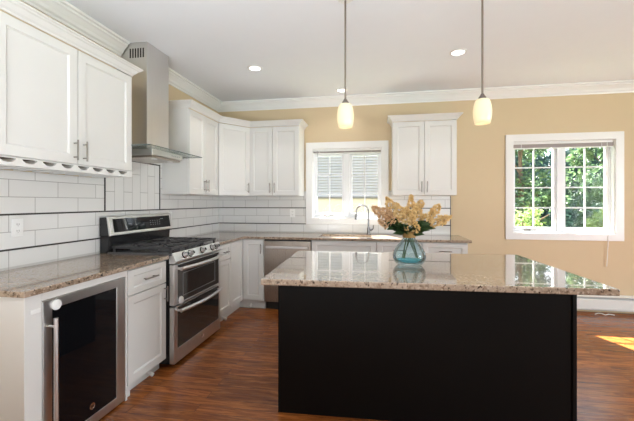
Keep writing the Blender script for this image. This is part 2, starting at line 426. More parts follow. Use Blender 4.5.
for nm, w, pl in (('window_3', W3, 'yz'), ('window_4', W4, 'xz')):
    n = 4; us = [w[0]]
    for i in range(n):
        a = w[0]+(w[1]-w[0])*i/n; b = w[0]+(w[1]-w[0])*(i+1)/n; us += [a+0.04, b-0.04]
    us.append(w[1]); us = sorted(set(round(u, 4) for u in us))
    holes = [(w[0]+(w[1]-w[0])*i/n+0.04, w[0]+(w[1]-w[0])*(i+1)/n-0.04, w[2]+0.05, w[3]-0.05) for i in range(n)]
    base = (XR+0.04, XR+0.09) if pl == 'yz' else (YB-0.09, YB-0.04)
    fr = MB().cells(us, [w[2], w[2]+0.05, w[3]-0.05, w[3]], not_in(holes), base[0], base[1], pl).build(nm, M_vinyl)
    struct(fr)
# ceiling crown: two runs on the left wall, the second carries on round the room
cz = H
CROWN = [(0, cz-0.122), (0.012, cz-0.122), (0.016, cz-0.106), (0.030, cz-0.094), (0.040, cz-0.074), (0.066, cz-0.044), (0.078, cz-0.036), (0.080, cz-0.022), (0.098, cz-0.016), (0.100, cz), (0, cz)]
c1 = MB().sweep([(0, YB), (0, -1.99)], CROWN)
struct(c1.build('trim_1', M_trim), 'white ceiling crown moulding left of the range hood')
c2 = MB().sweep([(0, -1.64), (0, 0), (XR, 0), (XR, YB), (0.1, YB)], CROWN)
struct(c2.build('trim_2', M_trim), 'white ceiling crown moulding from the hood round the back wall')
# baseboards
struct(MB().sweep([(3.32, 0), (3.86, 0)], [(0, 0), (0.014, 0), (0.014, 0.11), (0.008, 0.13), (0, 0.13)]).build('baseboard_back', M_trim))
struct(MB().sweep([(XR, -0.0), (XR, YB)], [(0, 0), (0.014, 0), (0.014, 0.11), (0.008, 0.13), (0, 0.13)]).build('baseboard_right', M_trim))

# ---------------------------------------------------------------- windows
def window(idx, w, rows, label):
    x0, x1, z0, z1 = w; cx = (x0+x1)/2
    root = bpy.data.objects.new('window_%d' % idx, None); COL.objects.link(root); struct(root, label)
    cw = 0.090
    MB().cells([x0-cw, x0, x1, x1+cw], [z0-cw+0.005, z0, z1, z1+cw], not_in([w]), -0.020, 0.0, 'xz').build('window_casing', M_trim, root, 0.004)
    # jamb liner and central mullion, set deep in the wall
    MB().cells([x0, x0+0.018, cx-0.034, cx+0.034, x1-0.018, x1], [z0, z0+0.022, z1-0.03, z1], not_in([(x0+0.018, cx-0.034, z0+0.022, z1-0.03), (cx+0.034, x1-0.018, z0+0.022, z1-0.03)]), 0.063, 0.165, 'xz').build('window_frame', M_vinyl, root, 0.002)
    MB().cells([x0, x0+0.006, x1-0.006, x1], [z0, z0+0.008, z1-0.001, z1], not_in([(x0+0.006, x1-0.006, z0+0.008, z1-0.001)]), 0.0005, 0.062, 'xz').build('jamb_liner', M_trim, root)
    for a, b in ((x0+0.019, cx-0.035), (cx+0.035, x1-0.019)):
        sz0, sz1 = z0+0.023, z1-0.031; s = 0.036; st = 0.062 if rows == 3 else 0.036
        sash = MB().cells([a, a+s, b-s, b], [sz0, sz0+s+0.008, sz1-st, sz1], not_in([(a+s, b-s, sz0+s+0.008, sz1-st)]), 0.085, 0.125, 'xz').build('sash', M_vinyl, root, 0.003)
        MB().box(a+s, b-s, 0.103, 0.107, sz0+s+0.008, sz1-st).build('pane', M_pane, sash)
        g = MB(); xm = (a+b)/2; t = 0.008
        g.box(xm-t, xm+t, 0.090, 0.102, sz0+s+0.008, sz1-st)
        for k in range(1, rows):
            z = sz0+s+(sz1-st-sz0-s)*k/rows
            g.box(a+s, xm-t, 0.091, 0.101, z-t, z+t); g.box(xm+t, b-s, 0.091, 0.101, z-t, z+t)
        g.build('muntin', M_vinyl, sash)
        # crank handle
        c = MB(); hx = a+0.16
        c.box(hx-0.02, hx+0.05, 0.062, 0.084, z0+0.024, z0+0.040); c.tube([(hx, 0.060, z0+0.040), (hx+0.05, 0.052, z0+0.046), (hx+0.11, 0.050, z0+0.040)], 0.005, 8)
        c.build('crank', M_nickel if a < cx else M_vinyl, sash)
    return root
window(1, W1, 3, 'white two-sash window above the sink')
window(2, W2, 4, 'white two-sash window on the right of the back wall')
def blind(w, label, zdrop, cord_bottom):
    x0, x1, z0, z1 = w
    t = thing('venetian_blind', label, 'blind', (x0, 0, z1))
    Wd = x1-x0
    MB().box(0.008, Wd-0.008, 0.012, 0.060, -0.034, -0.002).build('headrail', M_plastic, t, 0.002)
    st = MB()
    n = 16
    for k in range(n):
        z = -0.036-k*zdrop/n
        st.box(0.012, Wd-0.012, 0.010+0.003*(k % 2), 0.056+0.003*(k % 2), z-zdrop/n*0.8, z)
    st.build('slat_stack', M_blind, t)
    MB().box(0.012, Wd-0.012, 0.014, 0.058, -0.047-zdrop, -0.037-zdrop).build('bottom_rail', M_plastic, t, 0.002)
    MB().box(Wd/2-0.03, Wd/2+0.03, 0.006, 0.012, -0.03, -0.012).build('bracket', M_plastic, t)
    for u in (0.10, Wd-0.14):
        MB().tube([(u, 0.006, -0.03), (u, 0.006, -0.055-zdrop)], 0.003, 6).build('ladder_cord', M_plastic, t)
    return t
b1 = blind(W1, 'raised white venetian blind in the window above the sink', 0.018, 0)
MB().tube([(0.07, 0.008, -0.03), (0.075, 0.006, -0.3), (0.07, 0.006, -0.66)], 0.0035, 6).build('tilt_wand', M_grey, b1)
b2 = blind(W2, 'raised taupe venetian blind in the window right of the wall cabinets', 0.042, 0)
MB().tube([(1.068, 0.008, -0.03), (1.066, 0.004, -0.8), (1.063, -0.026, -1.12), (1.058, -0.028, -1.25), (1.046, -0.022, -1.55)], 0.004, 6).build('pull_cord', M_plastic, b2)

# ================================================================ CABINET PARTS  (local frame: x along the wall, back at y=0, front toward -y)
def shaker(name, x0, x1, z0, z1, yf, parent, st=0.058, th=0.020, loc=None, rot=None):
    """one door or drawer front; front face at y = yf-th"""
    m = MB(); g = 0.0015
    x0 += g; x1 -= g; z0 += g; z1 -= g
    if (z1-z0) < 0.22: sv = 0.042
    else: sv = st
    hole = (x0+st, x1-st, z0+sv, z1-sv)
    m.cells([x0, x0+st, x1-st, x1], [z0, z0+sv, z1-sv, z1], not_in([hole]), yf-th, yf, 'xz')
    # sloped bead and recessed panel
    a = [(hole[0], hole[2]), (hole[1], hole[2]), (hole[1], hole[3]), (hole[0], hole[3])]; q = 0.009
    b = [(hole[0]+q, hole[2]+q), (hole[1]-q, hole[2]+q), (hole[1]-q, hole[3]-q), (hole[0]+q, hole[3]-q)]
    va = [m.bm.verts.new((p[0], yf-th+0.003, p[1])) for p in a]; vb = [m.bm.verts.new((p[0], yf-th+0.010, p[1])) for p in b]
    vc = [m.bm.verts.new((p[0], yf-0.001, p[1])) for p in a]
    for i in range(4):
        j = (i+1) % 4; m.bm.faces.new((va[i], va[j], vb[j], vb[i])); m.bm.faces.new((va[j], va[i], vc[i], vc[j]))
    m.bm.faces.new(vb); m.bm.faces.new(list(reversed(vc)))
    return m.build(name, M_cab, parent, 0.0015, loc=loc, rot=rot)
def pull(parent, x, z, yface, length=0.135, vertical=True, r=0.0055, m=None):
    b = MB(); off = 0.032; h = length/2; q = h*0.68
    if vertical:
        b.tube([(x, yface-off, z-h), (x, yface-off, z+h)], r, 10)
        for s in (-q, q): b.tube([(x, yface, z+s), (x, yface-off, z+s)], r*0.8, 8)
    else:
        b.tube([(x-h, yface-off, z), (x+h, yface-off, z)], r, 10)
        for s in (-q, q): b.tube([(x+s, yface, z), (x+s, yface-off, z)], r*0.8, 8)
    return smooth_by_angle(b.build('handle', m or M_nickel, parent))
FD = 0.610
def base_body(t, w, d=FD, z1=0.884):
    MB().box(0.0, w, -d, -0.012, 0.10, z1).build('body', M_cab, t, 0.001)
    MB().box(0.0, w, -d+0.045, -0.02, 0.0, 0.099).build('toe_kick', M_cab, t)
def upper_body(t, w, z0, z1, d=0.308):
    return MB().box(0.0, w, -d, -0.002, z0, z1).build('body', M_cab, t, 0.001)
CABCROWN = lambda z: [(0.0, z), (0.004, z), (0.006, z+0.012), (0.018, z+0.022), (0.034, z+0.044), (0.046, z+0.050), (0.048, z+0.056), (0.060, z+0.062), (0.060, z+0.070), (0.0, z+0.070)]
def knob_bumper(parent, x, y):
    o = MB().tube([(x, y, 0.045), (x, y-0.05, 0.026)], 0.014, 12).build('toe_kick_bumper', M_plastic, parent, 0.002)
    return tag(o, 'small white round bumper')
LEFT = PI/2   # cabinets on the left wall

# ---------------------------------------------------------------- left wall, base run
# end panel
t = MB().box(0, 0.089, -0.632, -0.003, 0, 0.8835).build('cabinet_end_panel', M_cab, None, 0.002, loc=(0, -3.392, 0), rot=(0, 0, LEFT))
tag(t, 'tall white end panel at the left end of the base run, beside the wine fridge', 'cabinet panel')
# wine fridge
wf = thing('wine_fridge', 'stainless framed wine fridge with black glass door under the left counter', 'wine fridge', (0, -3.301, 0), LEFT)
FW = 0.590
MB().box(0.006, FW-0.004, -0.585, -0.03, 0.02, 0.838).build('body', M_black, wf)
x0, x1, z0, z1 = 0.002, FW, 0.012, 0.838; B = (0.054, 0.078, 0.052, 0.056)
dr = MB().cells([x0, x0+B[0], x1-B[1], x1], [z0, z0+B[3], z1-B[2], z1], not_in([(x0+B[0], x1-B[1], z0+B[3], z1-B[2])]), -0.632, -0.588, 'xz').build('door', M_steelv, wf, 0.003)
MB().box(x0+B[0], x1-B[1], -0.628, -0.600, z0+B[3], z1-B[2]).build('door_glass', M_glassblack, dr)
h = MB(); h.tube([(0.040, -0.672, 0.10), (0.040, -0.672, 0.745)], 0.011, 14)
for z in (0.14, 0.70): h.tube([(0.040, -0.632, z), (0.040, -0.672, z)], 0.007, 10)
smooth_by_angle(h.build('handle', M_steelv, dr))
lg = MB().lathe([(0.0, 0.0), (0.019, 0.0), (0.019, 0.0015), (0.016, 0.002), (0.016, 0.0012), (0.0, 0.0012)], (0.318, -0.628, 0.125), 28, 'y').build('round_logo', M_chrome, dr)
wtext('logo_letters', 'GE', 0.018, M_black, dr, (0.318, -0.6303, 0.125), (PI/2, 0, 0))
lt = MB().lathe([(0.0, 0.0), (0.026, 0.0), (0.028, 0.004), (0.026, 0.010), (0.0, 0.012)], (0.075, -0.632, 0.802), 24, 'y').build('child_latch', M_plastic, dr); tag(lt, 'round white child latch')
lb = MB(); lb.prism([(-0.066, -0.6335), (-0.014, -0.6335), (-0.014, -0.639), (-0.066, -0.639)], 0.790, 0.812)
tag(lb.build('child_strap', M_plastic, wf, 0.003), 'short white child safety strap')
# rail over the fridge + filler
r = MB().box(0, 0.611, -0.630, -0.02, 0.842, 0.8835).box(0.594, 0.611, -0.630, -0.02, 0.0, 0.842).build('fridge_surround', M_cab, None, loc=(0, -3.301, 0), rot=(0, 0, LEFT))
tag(r, 'narrow white rail and filler strip framing the wine fridge', 'cabinet trim')
# drawer + door cabinet left of the range
t = thing('base_cabinet', 'white base cabinet between the wine fridge and the range, drawer over door', 'cabinet', (0, -2.688, 0), LEFT)
w = 0.444; base_body(t, w)
d = shaker('drawer', 0.004, w-0.004, 0.698, 0.874, -FD, t); pull(d, w/2, 0.786, -FD-0.02, 0.15, False)
d = shaker('door', 0.004, w-0.004, 0.085, 0.694, -FD, t); pull(d, w-0.032, 0.615, -FD-0.02, 0.12)
MB().box(0.006, 0.05, -FD+0.044, -FD+0.0, 0.0, 0.099).build('toe_end', M_cab, t)
knob_bumper(t, 0.29, -0.570)
# slim drawer cabinet right of the range
t = thing('base_cabinet', 'white base cabinet just past the range, slim drawer over door', 'cabinet', (0, -1.388, 0), LEFT)
w = 0.393; base_body(t, w)
d = shaker('drawer', 0.004, w-0.003, 0.700, 0.874, -FD, t, st=0.05); pull(d, w/2+0.04, 0.787, -FD-0.02, 0.11, False)
d = shaker('door', 0.004, w-0.003, 0.118, 0.696, -FD, t, st=0.05)
pull(d, 0.03, 0.60, -FD-0.02, 0.12)
knob_bumper(t, 0.285, -0.575)
# corner cabinet
t = thing('corner_base_cabinet', 'white corner base cabinet with two doors meeting at the inside corner', 'cabinet', (0, 0, 0))
MB().cells([0.012, FD, 0.905], [-0.993, -FD, -0.012], lambda x, y: x < FD or y > -FD, 0.10, 0.884).build('body', M_cab, t)
MB().cells([0.012, FD-0.045, 0.905], [-0.993, -FD+0.045, -0.012], lambda x, y: x < FD-0.045 or y > -FD+0.045, 0.0, 0.099).build('toe_kick', M_cab, t)
shaker('door', -0.990, -0.636, 0.118, 0.874, -FD, t, rot=(0, 0, LEFT))
d = shaker('door', 0.636, 0.900, 0.118, 0.874, -FD, t); pull(d, 0.872, 0.765, -FD-0.02, 0.12)
knob_bumper(t, 0.72, -0.575)
# dishwasher
t = thing('dishwasher', 'stainless steel dishwasher under the back counter left of the sink', 'dishwasher', (0.908, 0, 0))
w = 0.598
MB().box(0.002, w-0.002, -0.58, -0.03, 0.10, 0.880).build('body', M_black, t)
d = MB().box(0.003, w-0.003, -0.632, -0.582, 0.105, 0.862).build('door', M_dish, t, 0.004)
h = MB(); h.box(0.035, w-0.035, -0.682, -0.664, 0.775, 0.805); h.box(0.05, 0.075, -0.665, -0.632, 0.780, 0.800); h.box(w-0.075, w-0.05, -0.665, -0.632, 0.780, 0.800)
h.build('handle', M_steel, d, 0.005)
MB().box(0.004, w-0.004, -0.56, -0.54, 0.0, 0.098).build('toe_kick', M_dark, t)
MB().box(0.003, w-0.003, -0.626, -0.582, 0.864, 0.880).build('control_strip', M_black, t)
# sink base
t = thing('sink_base_cabinet', 'wide white base cabinet under the sink with two doors and a blank front', 'cabinet', (1.510, 0, 0))
w = 0.782; sb = MB().cells([0.0, 0.02, w-0.02, w], [-FD, -FD+0.02, -0.03, -0.012], not_in([(0.02, w-0.02, -FD+0.02, -0.03)]), 0.10, 0.884).build('body', M_cab, t)
MB().box(0.0, w, -FD+0.045, -0.02, 0.0, 0.099).build('toe_kick', M_cab, t)
shaker('false_drawer', 0.003, w-0.003, 0.700, 0.868, -FD, t)
for a, b, hx in ((0.003, w/2-0.002, w/2-0.035), (w/2+0.002, w-0.003, w/2+0.035)):
    d = shaker('door', a, b, 0.118, 0.696, -FD, t); pull(d, hx, 0.60, -FD-0.02, 0.13)
# drawer bases right of sink
def drawer_base(x, w, label):
    t = thing('base_cabinet', label, 'cabinet', (x, 0, 0)); base_body(t, w)
    for a, b in ((0.700, 0.868), (0.420, 0.696), (0.118, 0.416)):
        d = shaker('drawer', 0.003, w-0.003, a, b, -FD, t); pull(d, w/2, (a+b)/2, -FD-0.02, 0.14, False)
    return t
drawer_base(2.294, 0.514, 'white drawer cabinet just right of the sink, behind the flower vase')
drawer_base(2.810, 0.504, 'white drawer cabinet at the right end of the back counter')

# ---------------------------------------------------------------- countertops
ct = MB().box(0.002, 0.650, -3.408, -2.239, 0.884, 0.914).build('countertop', M_granite, None, 0.004)
tag(ct, 'brown speckled granite countertop over the wine fridge, left of the range', 'countertop')
SK = (1.575, 2.225, -0.525, -0.145)
ct = MB().cells([0.002, 0.650, SK[0], SK[1], 3.349], [-1.391, -0.650, SK[2], SK[3], -0.002],
                lambda x, y: (x < 0.65 or y > -0.65) and not (SK[0] < x < SK[1] and SK[2] < y < SK[3]), 0.884, 0.914).build('countertop', M_granite, None, 0.004)
tag(ct, 'brown granite countertop wrapping the corner from the range past the sink', 'countertop')
# sink
t = thing('kitchen_sink', 'undermount stainless steel sink below the double window', 'sink', (0, 0, 0))
sk = MB(); zr, zb = 0.883, 0.70
o_ = (SK[0]-0.012, SK[1]+0.012, SK[2]-0.012, SK[3]+0.012)
sk.cells([o_[0], SK[0], SK[1], o_[1]], [o_[2], SK[2], SK[3], o_[3]], not_in([SK]), zb, zr)
sk.box(SK[0], SK[1], SK[2], SK[3], zb-0.004, zb+0.004)
sk.build('basin', M_steel, t)
MB().lathe([(0, 0), (0.045, 0), (0.045, 0.003), (0.03, 0.004), (0.028, 0.001), (0, 0.001)], (1.9, -0.335, zb+0.0045), 24).build('drain', M_chrome, t)
# faucet
t = thing('faucet', 'dark steel gooseneck pull-down faucet at the right of the sink', 'faucet', (2.185, -0.085, 0.9145))
MB().lathe([(0, 0), (0.027, 0), (0.027, 0.006), (0.020, 0.012), (0.018, 0.09), (0.0135, 0.10), (0, 0.10)], (0, 0, 0), 24).build('base', M_faucet, t, smooth=False)
pts = [(0, 0, 0.10), (0, 0, 0.30)]
dx, dy = -0.90, -0.43; R_ = 0.088
for k in range(1, 13):
    a = PI*k/12
    pts.append((dx*R_*(1-math.cos(a)), dy*R_*(1-math.cos(a)), 0.30+R_*math.sin(a)))
pts.append((dx*R_*2.02, dy*R_*2.02, 0.275))
smooth_by_angle(MB().tube(pts, 0.0105, 14).build('spout', M_faucet, t))
e = pts[-1]
smooth_by_angle(MB().tube([(e[0], e[1], e[2]+0.002), (e[0]*1.01, e[1]*1.01, e[2]-0.02), (e[0]*1.02, e[1]*1.02, e[2]-0.075)], [0.012, 0.0155, 0.0165], 14).build('spray_head', M_faucet, t))
smooth_by_angle(MB().tube([(0.012, 0, 0.055), (0.045, 0, 0.062), (0.060, -0.005, 0.075), (0.066, -0.02, 0.125)], [0.012, 0.011, 0.007, 0.0055], 12).build('lever', M_faucet, t))

# ---------------------------------------------------------------- backsplash
PT = 0.0075
t = thing('tile_backsplash', 'white subway tile backsplash with dark pencil lines on the left wall', 'backsplash', (0, 0, 0))
YV0, YV1, ZV = -2.186, -1.414, 1.742
zt = 1.90
MB().cells([-3.42, -2.2535, YV0, YV1, -1.3735, -0.009], [0.9145, 1.265, 1.4295, 1.545, ZV, zt], lambda y, z: not (YV0 < y < YV1 and 1.265 < z < ZV) and not (y < -2.2535 and z > 1.545) and not (y > -1.3735 and z > 1.4295), 0.0005, PT, 'yz').build('tile_field', M_tileL, t)
# strip right of the range panel stops at the wall cabinets
MB().cells([YV0+0.012, YV1-0.012], [1.271, ZV-0.012], lambda a, b: True, 0.0005, PT, 'yz').build('upright_tile_panel', M_tileV, t)
pz = 0.006; pc = 0.0145
MB().box(0.0005, pc, -3.42, -0.016, 1.265-pz, 1.265+pz).build('pencil_strip', M_pencil, t, 0.002)
MB().box(0.0005, pc, -3.42, -2.236, 1.041-pz, 1.041+pz).build('pencil_strip', M_pencil, t, 0.002)
MB().box(0.0005, pc, -1.36, -0.016, 1.041-pz, 1.041+pz).build('pencil_strip', M_pencil, t, 0.002)
MB().cells([YV0, YV0+0.012, YV1-0.012, YV1], [1.2715, ZV-0.012, ZV], not_in([(YV0+0.012, YV1-0.012, 1.0, ZV-0.012)]), 0.0005, pc, 'yz').build('pencil_border', M_pencil, t, 0.002)
t = thing('tile_backsplash', 'white subway tile backsplash with dark pencil lines behind the sink', 'backsplash', (0, 0, 0))
WX0, WX1, WZ = W1[0]-0.091, W1[1]+0.091, W1[2]-0.086
MB().cells([0.0005, WX0, WX1, 3.24], [0.9145, WZ, 1.50], not_in([(WX0, WX1, WZ, 9)]), -PT, -0.0005, 'xz').build('tile_field', M_tileB, t)
for a, b, z in ((0.016, WX0-0.001, 1.265), (0.016, WX0-0.001, 1.041), (WX1+0.001, 3.24, 1.265), (WX1+0.001, 3.24, 1.041)):
    MB().box(a, b, -pc, -0.0005, z-pz, z+pz).build('pencil_strip', M_pencil, t, 0.002)
MB().box(3.2405, 3.249, -0.0125, -0.0005, 0.9145, 1.427).build('edge_strip', M_pencil, t)
# outlets
def outlet(label, loc, rot, sw=False):
    t = thing('wall_outlet', label, 'outlet', loc, rot)
    MB().box(-0.037, 0.037, -0.006, 0, -0.058, 0.058).build('plate', M_plastic, t, 0.002)
    for s in (-0.021, 0.021):
        f = MB().box(-0.016, 0.016, -0.008, -0.006, s-0.014, s+0.014).build('socket', M_plastic, t, 0.002)
        MB().box(-0.008, -0.005, -0.0085, -0.008, s-0.004, s+0.007).box(0.005, 0.008, -0.0085, -0.008, s-0.004, s+0.007).box(-0.002, 0.002, -0.0085, -0.008, s-0.011, s-0.007).build('slots', M_socket, f)
    return t
outlet('white double outlet on the tiles above the wine fridge counter', (PT+0.0004, -2.915, 1.178), LEFT)
outlet('small white outlet on the tiles just right of the range', (PT+0.0004, -1.235, 1.18), LEFT)
outlet('small white outlet on the back wall tiles above the dishwasher', (1.12, -PT-0.0004, 1.19), 0)

# ---------------------------------------------------------------- wall cabinets
t = thing('wall_cabinet', 'large white two-door wall cabinet left of the range hood, over a scalloped glass rack', 'wall cabinet', (0, -3.300, 0), LEFT)
w = 1.047; upper_body(t, w, 1.592, 2.372)
d = shaker('door', 0.004, 0.522, 1.597, 2.366, -0.308, t, st=0.06); pull(d, 0.492, 1.688, -0.328, 0.135)
d = shaker('door', 0.526, w-0.004, 1.597, 2.366, -0.308, t, st=0.06); pull(d, 0.566, 1.688, -0.328, 0.135)
cr_ = MB().sweep([(0.0, -0.006), (0.0, -0.328), (w, -0.328), (w, -0.006)][::1], CABCROWN(2.3725)); 
cr_.build('crown', M_cab, t)
# glass rack: a fascia with cut-outs plus T rails behind
gr = MB(); n = 9; pitch = 0.124
ox = 0.941-8.5*pitch
def scallop(i):
    c = ox+(i+0.5)*pitch; hw = pitch*0.36; zt_ = 1.586; zb_ = 1.562
    return [(c-hw, zt_-0.004), (c-hw*0.85, zt_-0.010), (c-hw*0.5, zb_+0.003), (c, zb_), (c+hw*0.5, zb_+0.003), (c+hw*0.85, zt_-0.010), (c+hw, zt_-0.004)]
for i in range(n):
    # fascia as vertical columns left and right of the opening, plus the curved lower lip
    x0_, x1_ = max(0, ox+i*pitch), (w if i == n-1 else ox+(i+1)*pitch); s_ = scallop(i)
    if s_[0][0] < x0_: x0_ = s_[0][0]
    top = 1.591; bot = 1.546
    def quad(p):
        a = [gr.bm.verts.new((q[0], -0.328, q[1])) for q in p]; b = [gr.bm.verts.new((q[0], -0.314, q[1])) for q in p]
        gr.bm.faces.new(a); gr.bm.faces.new(list(reversed(b)))
        for k in range(len(p)):
            gr.bm.faces.new((a[k], b[k], b[(k+1) % len(p)], a[(k+1) % len(p)]))
    quad([(x0_, bot), (s_[0][0], bot), (s_[0][0], top), (x0_, top)])
    quad([(s_[-1][0], bot), (x1_, bot), (x1_, top), (s_[-1][0], top)])
    quad([(s_[0][0], 1.587), (s_[-1][0], 1.587), (s_[-1][0], top), (s_[0][0], top)])
    for p, q in zip(s_[:-1], s_[1:]): quad([(p[0], bot), (q[0], bot), (q[0], q[1]), (p[0], p[1])])
gr.build('glass_rack_fascia', M_cab, t)
rl = MB()
for i in range(n+1):
    x = ox+i*pitch; rl.box(max(0, x-0.022), min(w, x+0.022), -0.313, -0.01, 1.546, 1.553); rl.box(max(0, x-0.006), min(w, x+0.006), -0.313, -0.01, 1.553, 1.5905)
rl.build('glass_rack_rails', M_cab, t)
MB().box(0.001, w-0.001, -0.300, -0.012, 1.5885, 1.5915).box(0.001, w-0.001, -0.026, -0.012, 1.5535, 1.5880).build('rack_shade_boards', M_bark, t)  # brown boards added to colour in the shade of the rack hollow

UZ0, UZ1 = 1.430, 2.352
t = thing('wall_cabinet', 'white two-door wall cabinet right of the range hood', 'wall cabinet', (0, -1.372, 0), LEFT)
w = 0.690; upper_body(t, w, UZ0, UZ1)
d = shaker('door', 0.003, w/2-0.001, UZ0+0.003, UZ1-0.006, -0.308, t); pull(d, w/2-0.032, 1.535, -0.328)
d = shaker('door', w/2+0.001, w-0.003, UZ0+0.003, UZ1-0.006, -0.308, t); pull(d, w/2+0.032, 1.535, -0.328)
t = thing('corner_wall_cabinet', 'white single-door wall cabinet set diagonally across the corner', 'wall cabinet', (0, 0, 0))
A_, B_ = Vector((0.308, -0.680)), Vector((0.598, -0.308))
MB().prism([(0.002, -0.002), (0.002, -0.680), (A_.x, A_.y), (B_.x, B_.y), (0.598, -0.002)], UZ0, UZ1).build('body', M_cab, t, 0.001)
dv = B_-A_; ang = math.atan2(dv.y, dv.x); ln = dv.length
d = shaker('door', 0.012, ln-0.012, UZ0+0.003, UZ1-0.006, 0.0, t, loc=(A_.x, A_.y, 0), rot=(0, 0, ang)); pull(d, ln-0.045, 1.535, -0.02)
t = thing('wall_cabinet', 'white two-door wall cabinet on the back wall left of the sink window', 'wall cabinet', (0.600, 0, 0))
w = 0.688; upper_body(t, w, UZ0, UZ1)
d = shaker('door', 0.003, w/2-0.02, UZ0+0.003, UZ1-0.006, -0.308, t); pull(d, w/2-0.052, 1.535, -0.328)
d = shaker('door', w/2-0.018, w-0.003, UZ0+0.003, UZ1-0.006, -0.308, t); pull(d, w/2+0.014, 1.535, -0.328)
cc = MB(); cc.sweep([(0.006, -1.372), (0.328, -1.372), (0.330, -0.690), (0.612, -0.328), (1.288, -0.328), (1.288, -0.006)][::1], CABCROWN(2.3525)).build('crown_moulding', M_cab)
tag(COL.objects['crown_moulding'], 'white crown moulding running along the tops of the corner wall cabinets', 'crown moulding')
t = thing('wall_cabinet', 'white two-door wall cabinet right of the sink window', 'wall cabinet', (2.490, 0, 0))
w = 0.768; upper_body(t, w, UZ0, UZ1)
d = shaker('door', 0.003, w/2, UZ0+0.003, UZ1-0.006, -0.308, t); pull(d, w/2-0.032, 1.535, -0.328)
d = shaker('door', w/2+0.002, w-0.003, UZ0+0.003, UZ1-0.006, -0.308, t); pull(d, w/2+0.034, 1.535, -0.328)
MB().sweep([(0, -0.006), (0, -0.328), (w, -0.328), (w, -0.006)], CABCROWN(2.3525)).build('crown', M_cab, t)

# ---------------------------------------------------------------- range hood
t = thing('range_hood', 'stainless chimney range hood with a flat glass canopy above the range', 'range hood', (0, -1.815, 0), LEFT)
ch = MB().box(-0.165, 0.165, -0.265, -0.001, 1.815, H-0.001).build('chimney', M_steelv, t, 0.002)
vg = MB()
for k in range(6): vg.box(-0.1655, -0.1645, -0.235+k*0.026, -0.235+k*0.026+0.015, 2.650, 2.735)
vg.build('vent_slots', M_dark, ch)
cb = MB(); cb.box(-0.29, 0.18, -0.405, -0.009, 1.752, 1.804)
cb.build('canopy_body', M_steelv, t, 0.003)
MB().box(-0.27, 0.165, -0.39, -0.02, 1.732, 1.7515).build('filter_frame', M_dish, t, 0.003)
gl = MB().box(-0.45, 0.39, -0.50, -0.009, 1.8055, 1.8135).build('glass_canopy', M_hoodglass, t)
ed = MB(); ed.cells([-0.452, -0.4505, 0.3905, 0.392], [-0.502, -0.5005, -0.009], not_in([(-0.4505, 0.3905, -0.5005, 1)]), 1.8055, 1.8135)
ed.build('glass_edge', M_hoodedge, gl)
for k in range(5): MB().lathe([(0, 0), (0.006, 0), (0.006, 0.003), (0, 0.003)], (0.0+k*0.030, -0.4055, 1.778), 14, 'y').build('control_button', M_grey, t)
for x in (-0.17, 0.07): MB().lathe([(0, 0), (0.025, 0), (0.025, -0.004), (0, -0.004)], (x, -0.34, 1.7315), 16).build('hood_lamp', M_plastic, t)

# ---------------------------------------------------------------- range
t = thing('gas_range', 'stainless steel double-oven gas range with black cooktop', 'range', (0, -2.228, 0), LEFT)
w = 0.832
MB().box(0.004, w-0.004, -0.640, -0.02, 0.025, 0.905).build('body', M_black, t, 0.002)
# cooktop tray
MB().box(0.0, w, -0.665, -0.075, 0.9055, 0.926).build('cooktop', M_tray, t, 0.005)
# control panel: sloped steel front
cpn = MB().extrude_yz([(-0.640, 0.842), (-0.694, 0.842), (-0.704, 0.862), (-0.676, 0.930), (-0.6665, 0.930), (-0.6665, 0.904), (-0.642, 0.904)], 0.0, w).build('control_panel', M_steel, t, 0.003)
nv = Vector((0, -0.068, 0.028)).normalized()
for kx in (0.145, 0.235, 0.445, 0.640, 0.725):
    base = Vector((kx, -0.6905, 0.895)) + nv*0.0005
    MB().tube([base-nv*0.0003, base+nv*0.005], [0.031, 0.030], 24).build('knob_bezel', M_black, t)
    k = MB().tube([base+nv*0.0052, base+nv*0.008, base+nv*0.009, base+nv*0.040], [0.024, 0.024, 0.0205, 0.018], 20)
    k = smooth_by_angle(k.build('knob', M_steel, t))
    MB().tube([base+nv*0.0405, base+nv*0.044], [0.014, 0.012], 16).build('knob_cap', M_black, k)
# doors
def oven_door(z0, z1, gz0, gz1, hz, nm):
    d = MB().cells([0.0, 0.050, w-0.030, w], [z0, gz0, gz1, z1], not_in([(0.050, w-0.030, gz0, gz1)]), -0.690, -0.645, 'xz').build(nm, M_steelv, t, 0.004)
    MB().box(0.050, w-0.030, -0.687, -0.650, gz0, gz1).build('oven_window', M_oven, d)
    pts = []
    for k in range(17):
        u = k/16; x = 0.045+(w-0.09)*u
        pts.append((x, -0.722-0.036*math.sin(PI*u), hz))
    h = MB().tube(pts, [0.0155]*17, 14)
    for x in (0.055, w-0.055): h.tube([(x, -0.690, hz), (x, -0.728, hz)], 0.011, 10)
    smooth_by_angle(h.build('handle', M_steel, d))
    return d
up = oven_door(0.502, 0.834, 0.512, 0.826, 0.797, 'upper_oven_door')
fr = MB().cells([0.13, 0.134, w-0.12, w-0.116], [0.555, 0.558, 0.745, 0.748], not_in([(0.134, w-0.12, 0.558, 0.745)]), -0.6885, -0.6872, 'xz').build('window_outline', M_grey, up)
lo = oven_door(0.030, 0.490, 0.145, 0.482, 0.455, 'lower_oven_door')
MB().lathe([(0, 0), (0.015, 0), (0.015, 0.002), (0.012, 0.0024), (0.012, 0.0015), (0, 0.0015)], (0.455, -0.690, 0.098), 24, 'y').build('round_logo', M_chrome, lo)
wtext('logo_letters', 'GE', 0.013, M_black, lo, (0.455, -0.6922, 0.098), (PI/2, 0, 0))
lt = MB().lathe([(0, 0), (0.030, 0), (0.032, 0.006), (0.028, 0.014), (0, 0.016)], (0.085, -0.691, 0.532), 24, 'y').build('child_latch', M_plastic, up); tag(lt, 'white oval child latch')
